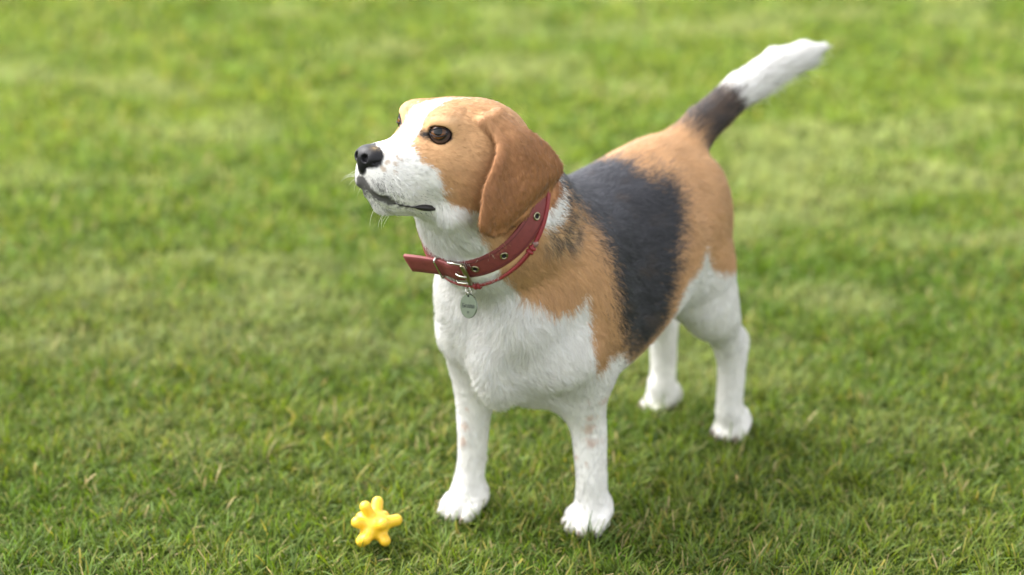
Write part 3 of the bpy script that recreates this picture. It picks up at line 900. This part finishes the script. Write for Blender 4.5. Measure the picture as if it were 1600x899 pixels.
CN = np.array((.770, 0, .638)); CN /= np.linalg.norm(CN)
NR = 96
cA = march(np.array((.2465, 0, .3885)) + CN * .0115, CN, NR)
cB = march(np.array((.2465, 0, .3885)) - CN * .0115, CN, NR)
def off(m, o): return m[0] + m[1] * (m[2] + o)[:, None]
side = .0018 * smooth01(np.abs(cA[1][:, 1]), .55, .95) + .0005 * (cA[1][:, 0] < 0)
side = sum(np.roll(side, k_) for k_ in range(-6, 7)) / 13
RA, RB = off(cA, .0042 + side), off(cB, .0036 + side)
def strip(A, B, th, closed, nseg=4):
    """leather strip between edge lines A (upper) and B (lower) with a rounded edge"""
    n = len(A); C = (A + B) / 2
    T = (np.roll(C, -1, 0) - np.roll(C, 1, 0)) if closed else np.gradient(C, axis=0)
    T /= np.linalg.norm(T, axis=1, keepdims=True)
    W = A - B; wl = np.linalg.norm(W, axis=1, keepdims=True); W = W / wl
    O = np.cross(W, T); O /= np.linalg.norm(O, axis=1, keepdims=True)
    if closed and ((O * (C - C.mean(0))).sum(1).mean() < 0): O = -O
    h = wl / 2; e = th * .5
    prof = [(-1, -.5), (-1, .3), (-.95, .5), (-.4, .56), (.4, .56), (.95, .5), (1, .3), (1, -.5), (.3, -.5), (-.3, -.5)]
    V = np.stack([C + W * h * a + O * th * b for a, b in prof], 1).reshape(-1, 3)
    m = len(prof); Fc = []
    for i in range(n if closed else n - 1):
        j = (i + 1) % n
        for k in range(m):
            l = (k + 1) % m; Fc.append((i * m + k, j * m + k, j * m + l, i * m + l))
    if not closed:
        Fc.append(tuple(range(m))); Fc.append(tuple((n - 1) * m + k for k in range(m))[::-1])
    return V, Fc, C, T, W, O

collar = bpy.data.objects.new('dog_collar', None); link(collar)
collar.matrix_world = dog.matrix_basis
tag(collar, 'red leather dog collar with brass eyelets, buckled round the neck of the beagle', 'dog collar')
V, Fc, CC, CT, CW, CO = strip(RA, RB, .0030, True)
mesh_obj('strap', V, Fc, M_leather, collar)
# thin stitched seam lines near both edges
for sg in (1, -1):
    pts = CC + CW * sg * .0088 + CO * .0017
    V, Fc = tube(np.vstack([pts, pts[:2]]), .00035, 5, cap=False)
    mesh_obj('seam', V, Fc, M_edge, collar)
def at_y(y, C=CC):
    """index on the ring's left or right front side nearest to a given y"""
    fr = C[:, 0] > .235
    return int(np.argmin(np.where(fr, np.abs(C[:, 1] - y), 9)))
def eyelet(p, ax, parent, R=.0034):
    V, Fc = ring(p, ax, R, .0011, 24, 8); e = mesh_obj('eyelet', V, Fc, M_brass, parent)
    ax = np.array(ax) / np.linalg.norm(ax); u = np.cross(ax, (0, 0, 1)); u /= np.linalg.norm(u); v = np.cross(ax, u)
    c = [p + ax * .0002 + R * (math.cos(a) * u + math.sin(a) * v) for a in np.linspace(0, 2 * math.pi, 20, endpoint=False)]
    mesh_obj('hole', c + [p - ax * .0012 + R * .9 * (math.cos(a) * u + math.sin(a) * v) for a in np.linspace(0, 2 * math.pi, 20, endpoint=False)],
             [tuple(range(20))] + [(i, (i + 1) % 20, 20 + (i + 1) % 20, 20 + i) for i in range(20)], M_dark, e)
for y in (.028, .053, .0715):
    i = at_y(y); eyelet(CC[i] + CO[i] * .0019, CO[i], collar)
# loose end of the strap: follows the throat, then stands off straight
i0 = at_y(.018)
t0 = np.array((0, -1.0, 0)); o0 = np.array((CO[i0][0], 0, CO[i0][2])); o0 /= np.linalg.norm(o0); w0 = np.cross(t0, o0); w0 = w0 if w0[2] > 0 else -w0
E0 = CC[i0] + o0 * .0040
tailC = np.array([E0 + t0 * t + o0 * (.0030 * math.exp(-((t - .012) / .010) ** 2) + .004 * (t / .08) ** 2) + np.array((0, 0, 1)) * -.004 * (t / .08) ** 1.3 for t in np.linspace(0, .072, 24)])
wv = np.array([w0 * 1.0 + t0 * (.12 * (t / .08)) for t in np.linspace(0, .072, 24)])
hw = .0116
V, Fc, TC, TT, TW, TO = strip(tailC + wv * hw, tailC - wv * hw, .0034, False)
mesh_obj('strap_end', V, Fc, M_leather, collar)
# buckle: wire frame, roller bar, prong; a keeper loop further along the loose end
bk = bpy.data.objects.new('buckle', None); link(bk, collar)
bc = E0 + o0 * .0030
def bpt(t, w, o=0): return bc + t0 * t + w0 * w + o0 * o
fr = [bpt(-.0040, .0135, -.001), bpt(.004, .0150, .001), bpt(.012, .0150, .002), bpt(.0165, .0130, -.001), bpt(.0175, 0, -.004), bpt(.0165, -.0130, -.001), bpt(.012, -.0150, .002), bpt(.004, -.0150, .001), bpt(-.0040, -.0135, -.001)]
V, Fc = tube(fr, .00125, 8); mesh_obj('buckle_frame', V, Fc, M_nickel, bk)
V, Fc = tube([bpt(-.0040, w, .0005) for w in (-.0148, -.0140, .0140, .0148)], [.0016, .0024, .0024, .0016], 12); mesh_obj('roller', V, Fc, M_brass, bk)
V, Fc = tube([bpt(.0100, .0, -.0005), bpt(.0070, 0, .0030), bpt(.0020, 0, .0042), bpt(-.0025, 0, .0038), bpt(-.0060, 0, .0030)], [.0012, .0014, .0014, .0013, .0011], 8); mesh_obj('prong', V, Fc, M_nickel, bk)
eyelet(bpt(.0085, 0, .0002), o0, collar, .0036)
k = int(24 * .030 / .072); kc, kt, kw, ko = TC[k], TT[k], TW[k], TO[k]
if ko @ o0 < 0: ko = -ko
kp = [kc + kw * a * .0132 + ko * b * .0036 for a, b in ((1, 1), (.9, 1.25), (-.9, 1.25), (-1, 1), (-1, -1), (-.9, -1.2), (.9, -1.2), (1, -1))]
kp = kp + kp[:2]; V, Fc = tube(kp, .00105, 8, cap=False); mesh_obj('keeper_loop', V, Fc, M_nickel, collar)

# ------------------------------------------------------------------ thin leather cord with the name tag
cord = bpy.data.objects.new('tag_cord', None); link(cord)
cord.matrix_world = dog.matrix_basis
tag(cord, 'thin red leather cord below the collar, with knots and a silver name tag', 'cord necklace')
M_cord = principled('red_cord_leather', (.24, .022, .024), .55, noise_scale=260, noise_amt=.35, bump=.4, bump_scale=900)
KN = np.array((.865, 0, .50)); KN /= np.linalg.norm(KN)
cK = march(np.array((.2385, 0, .3795)), KN, NR)
KC = off(cK, .0054 + .6 * side)
T_ = np.roll(KC, -1, 0) - np.roll(KC, 1, 0); T_ /= np.linalg.norm(T_, axis=1, keepdims=True)
for sg in (1, -1):
    p = KC + KN * sg * .0016 + cK[1] * .0004 * sg
    V, Fc = tube(np.vstack([p, p[:2]]), .0018, 8, cap=False); mesh_obj('cord', V, Fc, M_cord, cord)
def knot(i):
    c = KC[i]; t = T_[i]
    for q, r in ((-.0022, .0042), (.0022, .0042)):
        V, Fc = ring(c + t * q, t, .0024, .0021, 20, 8); mesh_obj('knot', V, Fc, M_cord, cord)
kf = KC[:, 0] > .235
i1 = int(np.argmin(np.where(kf, np.abs(KC[:, 1] - .021), 9))); i2 = int(np.argmin(np.where(kf, np.abs(KC[:, 1] - .0705), 9)))
knot(i1); knot(i2)
M_bead = principled('mottled_bead', (.22, .12, .10), .35, noise_scale=400, noise_amt=.7)
tdir = T_[i2] if T_[i2][2] > 0 else -T_[i2]
V, Fc = ball(KC[i2] + tdir * .0075, .0036, 16, 12); mesh_obj('bead', V, Fc, M_bead, cord)
tdir1 = T_[i1] if T_[i1][1] < 0 else -T_[i1]
V, Fc = ball(KC[i1] + tdir1 * .0068, .0026, 16, 12); mesh_obj('bead', V, Fc, principled('copper_bead', (.5, .26, .16), .3, metal=1.0), cord)
# tag: ring, disc with rim, engraved name and a small heart
M_tag = principled('brushed_tag', (.17, .20, .150), .42, metal=1.0, noise_scale=300, noise_amt=.12, bump=.15, bump_scale=1500)
tp = KC[i1] + tdir1 * .0100 + np.array((.0010, 0, -.0030))
ta = np.array((.93, -.12, .20)); ta /= np.linalg.norm(ta)
tdn = np.array((.0, -.02, -1.0)) + np.array((0, .22, 0)); tdn -= (tdn @ ta) * ta; tdn /= np.linalg.norm(tdn)
tri = np.cross(tdn, ta)                                    # to the reader's right
if tri[1] < 0: tri = -tri
V, Fc = ring(tp + tdn * .0020, tri, .0040, .0006, 20, 6, ref=ta); mesh_obj('split_ring', V, Fc, M_nickel, cord)
V, Fc = ring(tp + tdn * .0005 + ta * .001, ta, .0034, .0006, 20, 6); mesh_obj('split_ring', V, Fc, M_nickel, cord)
dc = tp + tdn * .0172; RT = .0120
prof = [(0, .0006), (.96, .0006), (1.0, .0002), (1.0, -.0006), (0, -.0006)]
V = []; Fc = []
ns = 48
for rr, z in prof:
    for k in range(ns):
        a = 2 * math.pi * k / ns; V.append(dc + RT * rr * (math.cos(a) * tri + math.sin(a) * tdn * 1.05) + ta * z)
for j in range(len(prof) - 1):
    for k in range(ns): Fc.append((j * ns + k, j * ns + (k + 1) % ns, (j + 1) * ns + (k + 1) % ns, (j + 1) * ns + k))
disc = mesh_obj('tag_disc', V, Fc, M_tag, cord, smooth=False)
V, Fc = ball(dc - tdn * .0102 + ta * .0004, .0011, 12, 8); mesh_obj('tag_hole', V, Fc, M_dark, disc)
M_ink = principled('engraving', (.035, .045, .035), .6)
fc = bpy.data.curves.new('lettering', 'FONT'); fc.body = 'Белла'; fc.size = .0062; fc.align_x = 'CENTER'; fc.align_y = 'CENTER'; fc.extrude = .00012; fc.offset = .00010
fo = bpy.data.objects.new('lettering', fc); scene.collection.objects.link(fo)
dg = bpy.context.evaluated_depsgraph_get(); fm = bpy.data.meshes.new_from_object(fo.evaluated_get(dg))
bpy.data.objects.remove(fo)
co = np.zeros(len(fm.vertices) * 3, np.float32); fm.vertices.foreach_get('co', co); co = co.reshape(-1, 3)
co = dc + ta * .00075 + co[:, :1] * tri + co[:, 1:2] * -tdn + co[:, 2:] * ta
fm.vertices.foreach_set('co', co.astype(np.float32).ravel()); fm.materials.append(M_ink)
link(bpy.data.objects.new('lettering', fm), disc)
hp_ = []
for a in np.linspace(0, 2 * math.pi, 30, endpoint=False):
    hx_, hy_ = 16 * math.sin(a) ** 3, 13 * math.cos(a) - 5 * math.cos(2 * a) - 2 * math.cos(3 * a) - math.cos(4 * a)
    hp_.append(dc + tdn * .0062 + ta * .0008 + tri * hx_ * .000075 - tdn * hy_ * .000075)
V, Fc = tube(np.array(hp_ + hp_[:2]), .00016, 5, cap=False); mesh_obj('heart', V, Fc, M_ink, disc)

# ------------------------------------------------------------------ yellow rubber toy
TOYC = np.array((-.147, 2.338, .029)); TR = .0160
X_ = np.array((1, 0, 0)); U_ = np.array((0, math.sin(math.radians(25)), math.cos(math.radians(25)))); K_ = -np.array((0, math.cos(math.radians(25)), -math.sin(math.radians(25))))
tpr = [p_ell((0, 0, 0), (TR, TR, TR * .97), k=.004)]
for a, b, c, L in ((30, 240, -70, .0318), (-85, 195, 130, .0312), (-195, 35, 150, .0285), (-165, 92, -170, .0285), (235, 55, -60, .0310), (120, 20, 235, .0285), (-95, -165, 175, .0292), (-150, -190, -60, .0290),
                   (95, -150, -160, .0285), (110, 110, -210, .028), (-60, -60, -240, .028), (140, -190, 90, .0275)):
    d = a * X_ + b * U_ + c * K_; d = d / np.linalg.norm(d)
    tpr.append(p_cone(d * .008, d * (L - .0060), .0070, .0062, k=.0032))
V, Q = surface(tpr, .0009, 3)
M_toy = principled('yellow_rubber', (.80, .50, .030), .38, noise_scale=90, noise_amt=.06, bump=.25, bump_scale=700, sss=.12)
toy = mesh_obj('rubber_toy', V, Q, M_toy)
toy.location = TOYC
tag(toy, 'small yellow knobbly rubber toy ball lying in the grass', 'dog toy')


# ------------------------------------------------------------------ ground
M_soil = principled('soil', (.028, .043, .008), .95, spec=0.0, noise_scale=4, noise_amt=.35, bump=.6, bump_scale=60)
g = mesh_obj('ground', [(-200, -200, 0), (200, -200, 0), (200, 200, 0), (-200, 200, 0)], [(0, 1, 2, 3)], M_soil, smooth=False)
tag(g, kind='structure')


# ------------------------------------------------------------------ lawn
PAWS = [(.150, .067), (.206, -.062), (-.156, .056), (-.172, -.055)]
ca_, sa_ = math.cos(dog.rotation_euler.z), math.sin(dog.rotation_euler.z)
PAWW = [(dog.location.x + x * ca_ - y * sa_, dog.location.y + x * sa_ + y * ca_) for x, y in PAWS]

M_grass, nt, out = new_mat('grass_blades')
at = nt.nodes.new('ShaderNodeAttribute'); at.attribute_name = 'blade'
b1 = nt.nodes.new('ShaderNodeBsdfPrincipled'); b1.inputs['Roughness'].default_value = .55; b1.inputs['Specular IOR Level'].default_value = .18
tl = nt.nodes.new('ShaderNodeBsdfTranslucent')
hs = nt.nodes.new('ShaderNodeHueSaturation'); hs.inputs['Hue'].default_value = .49; hs.inputs['Saturation'].default_value = 1.15; hs.inputs['Value'].default_value = 1.25
mx = nt.nodes.new('ShaderNodeMixShader'); mx.inputs[0].default_value = .38
nt.links.new(at.outputs['Color'], b1.inputs['Base Color']); nt.links.new(at.outputs['Color'], hs.inputs['Color']); nt.links.new(hs.outputs[0], tl.inputs['Color'])
nt.links.new(b1.outputs[0], mx.inputs[1]); nt.links.new(tl.outputs[0], mx.inputs[2]); nt.links.new(mx.outputs[0], out.inputs[0])

def sample_zone(dens, y0, y1, wf, wc, wmin=None):
    """random points in a strip whose half width grows with y; dens(y) per square metre"""
    ys = np.linspace(y0, y1, 60); out = []
    for a, b in zip(ys[:-1], ys[1:]):
        hw_ = wf * b + wc; n = int(dens((a + b) / 2) * 2 * hw_ * (b - a) * GRASS)
        p = np.stack([rng.uniform(-hw_, hw_, n), rng.uniform(a, b, n)], 1); out.append(p)
    return np.concatenate(out)

def blades(P, name, wscale=1.0, hscale=1.0, lv=4):
    n = len(P); P3 = np.concatenate([P, np.zeros((n, 1))], 1)
    big = fbm(P3, 2.2, 101); mid = fbm(P3, 9, 102); sml = fbm(P3, 38, 103, 2)
    h = (.011 + .015 * rng.random(n) ** 1.4) * (.55 + .35 * mid + .9 * smooth01(sml, .30, .72)) * hscale
    az = rng.random(n) * 2 * np.pi
    taz = 2 * np.pi * (fbm(P3, 30, 104) * 3.0)                         # tufts lean together
    lean = np.radians(10 + 55 * rng.random(n)); bend = np.radians(5 + 55 * rng.random(n) ** 1.5)
    hx = np.cos(az) + .7 * np.cos(taz); hy = np.sin(az) + .7 * np.sin(taz)
    l = np.hypot(hx, hy) + 1e-6; hx, hy = hx / l, hy / l
    flat = rng.random(n) < .07                                          # some lie nearly flat
    lean = np.where(flat, np.radians(62 + 20 * rng.random(n)), lean)
    h = np.where(flat, h * 1.5 + .005, h)
    h = np.minimum(h, .032)
    for px_, py_ in PAWW:                                               # trodden down round the paws
        d = np.hypot(P[:, 0] - px_, P[:, 1] - py_)
        k = smooth01(d, .016, .028); h = h * (.40 + .60 * k) * (1 + .45 * np.exp(-((d - .040) / .012) ** 2)); lean = np.where(d < .018, np.maximum(lean, np.radians(50)), lean)
    d = np.hypot(P[:, 0] - TOYC[0], P[:, 1] - TOYC[1]); h = h * (.45 + .55 * smooth01(d, .012, .034))
    w0 = (.0009 + .0011 * rng.random(n)) * wscale
    w0 = np.where(flat | (rng.random(n) < .08), w0 * 1.55, w0)
    tw = (rng.random(n) - .5) * 1.8
    S = np.linspace(0, 1, lv)
    V = np.zeros((n, lv, 2, 3), np.float32)
    cx = P[:, 0].copy(); cy = P[:, 1].copy(); cz = np.full(n, -.002)
    wx, wy = -hy * np.cos(tw) + hx * np.sin(tw), hx * np.cos(tw) + hy * np.sin(tw)
    tipw = np.where(rng.random(n) < .55, .50, .12)
    for k in range(lv):
        s = S[k]
        if k:
            a = lean + bend * (s - .5 / (lv - 1)); st = h / (lv - 1)
            cx += hx * np.sin(a) * st; cy += hy * np.sin(a) * st; cz += np.cos(a) * st
        w = w0 * (1 - (1 - tipw) * s ** 2.2) * .5
        fold = w * .35
        V[:, k, 0] = np.stack([cx + wx * w, cy + wy * w, cz], 1); V[:, k, 1] = np.stack([cx - wx * w, cy - wy * w, cz], 1)
        V[:, k, 0, 2] += fold
    base = (np.arange(n) * lv * 2)[:, None]
    quads = np.concatenate([base + np.array([[2 * k, 2 * k + 1, 2 * k + 3, 2 * k + 2]]) for k in range(lv - 1)], 0)
    # colour of each blade
    r1 = rng.random(n)
    g_ = np.array((.072, .142, .007)); yg = np.array((.150, .202, .026)); bl = np.array((.112, .168, .045)); dk = np.array((.026, .060, .004)); st_ = np.array((.42, .33, .17)); yl = np.array((.30, .26, .06))
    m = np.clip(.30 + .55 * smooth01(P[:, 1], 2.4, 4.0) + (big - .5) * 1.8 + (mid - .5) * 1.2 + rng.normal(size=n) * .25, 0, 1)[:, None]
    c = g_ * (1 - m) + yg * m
    k = (r1 < .11 + .20 * smooth01(sml, .5, .8))[:, None]; c = np.where(k | (flat & (r1 < .5))[:, None], bl * 1.25, c)
    k = ((r1 > .62) & (r1 < .76))[:, None]; c = np.where(k, dk, c)
    dry = smooth01(fbm(P3, 5, 107), .52, .72)
    k = (r1 > .986 - .07 * dry)[:, None]; c = np.where(k, st_, c)
    k = ((r1 > .90) & (r1 < .90 + .03 + .05 * dry))[:, None]; c = np.where(k, yl, c)
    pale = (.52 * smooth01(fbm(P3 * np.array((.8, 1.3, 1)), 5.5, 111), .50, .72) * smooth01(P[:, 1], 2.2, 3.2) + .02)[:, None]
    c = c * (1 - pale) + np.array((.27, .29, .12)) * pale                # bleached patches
    c = c * ((.55 + .9 * rng.random(n)) * (.97 + .60 * smooth01(P[:, 1], 2.5, 4.2)))[:, None]      # blades yellower further off; their paleness there is painted-in grazing backlight
    COL = np.zeros((n, lv, 2, 3), np.float32)
    tipc = np.where((rng.random(n) < .22)[:, None], np.array((.36, .30, .14)), c * 1.25)
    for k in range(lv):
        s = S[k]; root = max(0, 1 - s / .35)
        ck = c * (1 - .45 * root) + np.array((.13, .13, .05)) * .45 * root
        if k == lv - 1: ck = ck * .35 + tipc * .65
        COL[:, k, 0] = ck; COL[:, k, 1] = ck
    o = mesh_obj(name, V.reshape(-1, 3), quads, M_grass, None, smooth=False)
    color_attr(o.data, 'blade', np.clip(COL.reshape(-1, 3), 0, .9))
    return tag(o, 'short mown green grass covering the lawn', 'grass', kind='stuff')

if GRASS:
    near = sample_zone(lambda y: np.interp(y, [1.5, 3.0, 3.6, 5.3], [102000, 92000, 50000, 24000]), 1.55, 5.3, .235, .22)
    cl = fbm(np.concatenate([near, np.zeros((len(near), 1))], 1), 42, 109, 2)          # tufts with gaps between them
    near = near[rng.random(len(near)) < .60 + .40 * smooth01(cl, .36, .62)]
    print('blades', len(near))
    ws = np.interp(near[:, 1], [1.5, 3.0, 5.3], [1.0, 1.0, 1.7])
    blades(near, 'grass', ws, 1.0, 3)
    far = sample_zone(lambda y: 9000, .4, 8.5, .30, 1.3)
    edge = np.maximum(np.abs(far[:, 0]) - (.235 * far[:, 1] + .22), np.maximum(1.55 - far[:, 1], far[:, 1] - 5.3))
    far = far[(edge > 0) & (rng.random(len(far)) < np.exp(-np.maximum(edge, 0) / 1.1))]
    edge = np.maximum(np.abs(far[:, 0]) - (.235 * far[:, 1] + .22), np.maximum(1.55 - far[:, 1], far[:, 1] - 5.3))
    print('outer', len(far))
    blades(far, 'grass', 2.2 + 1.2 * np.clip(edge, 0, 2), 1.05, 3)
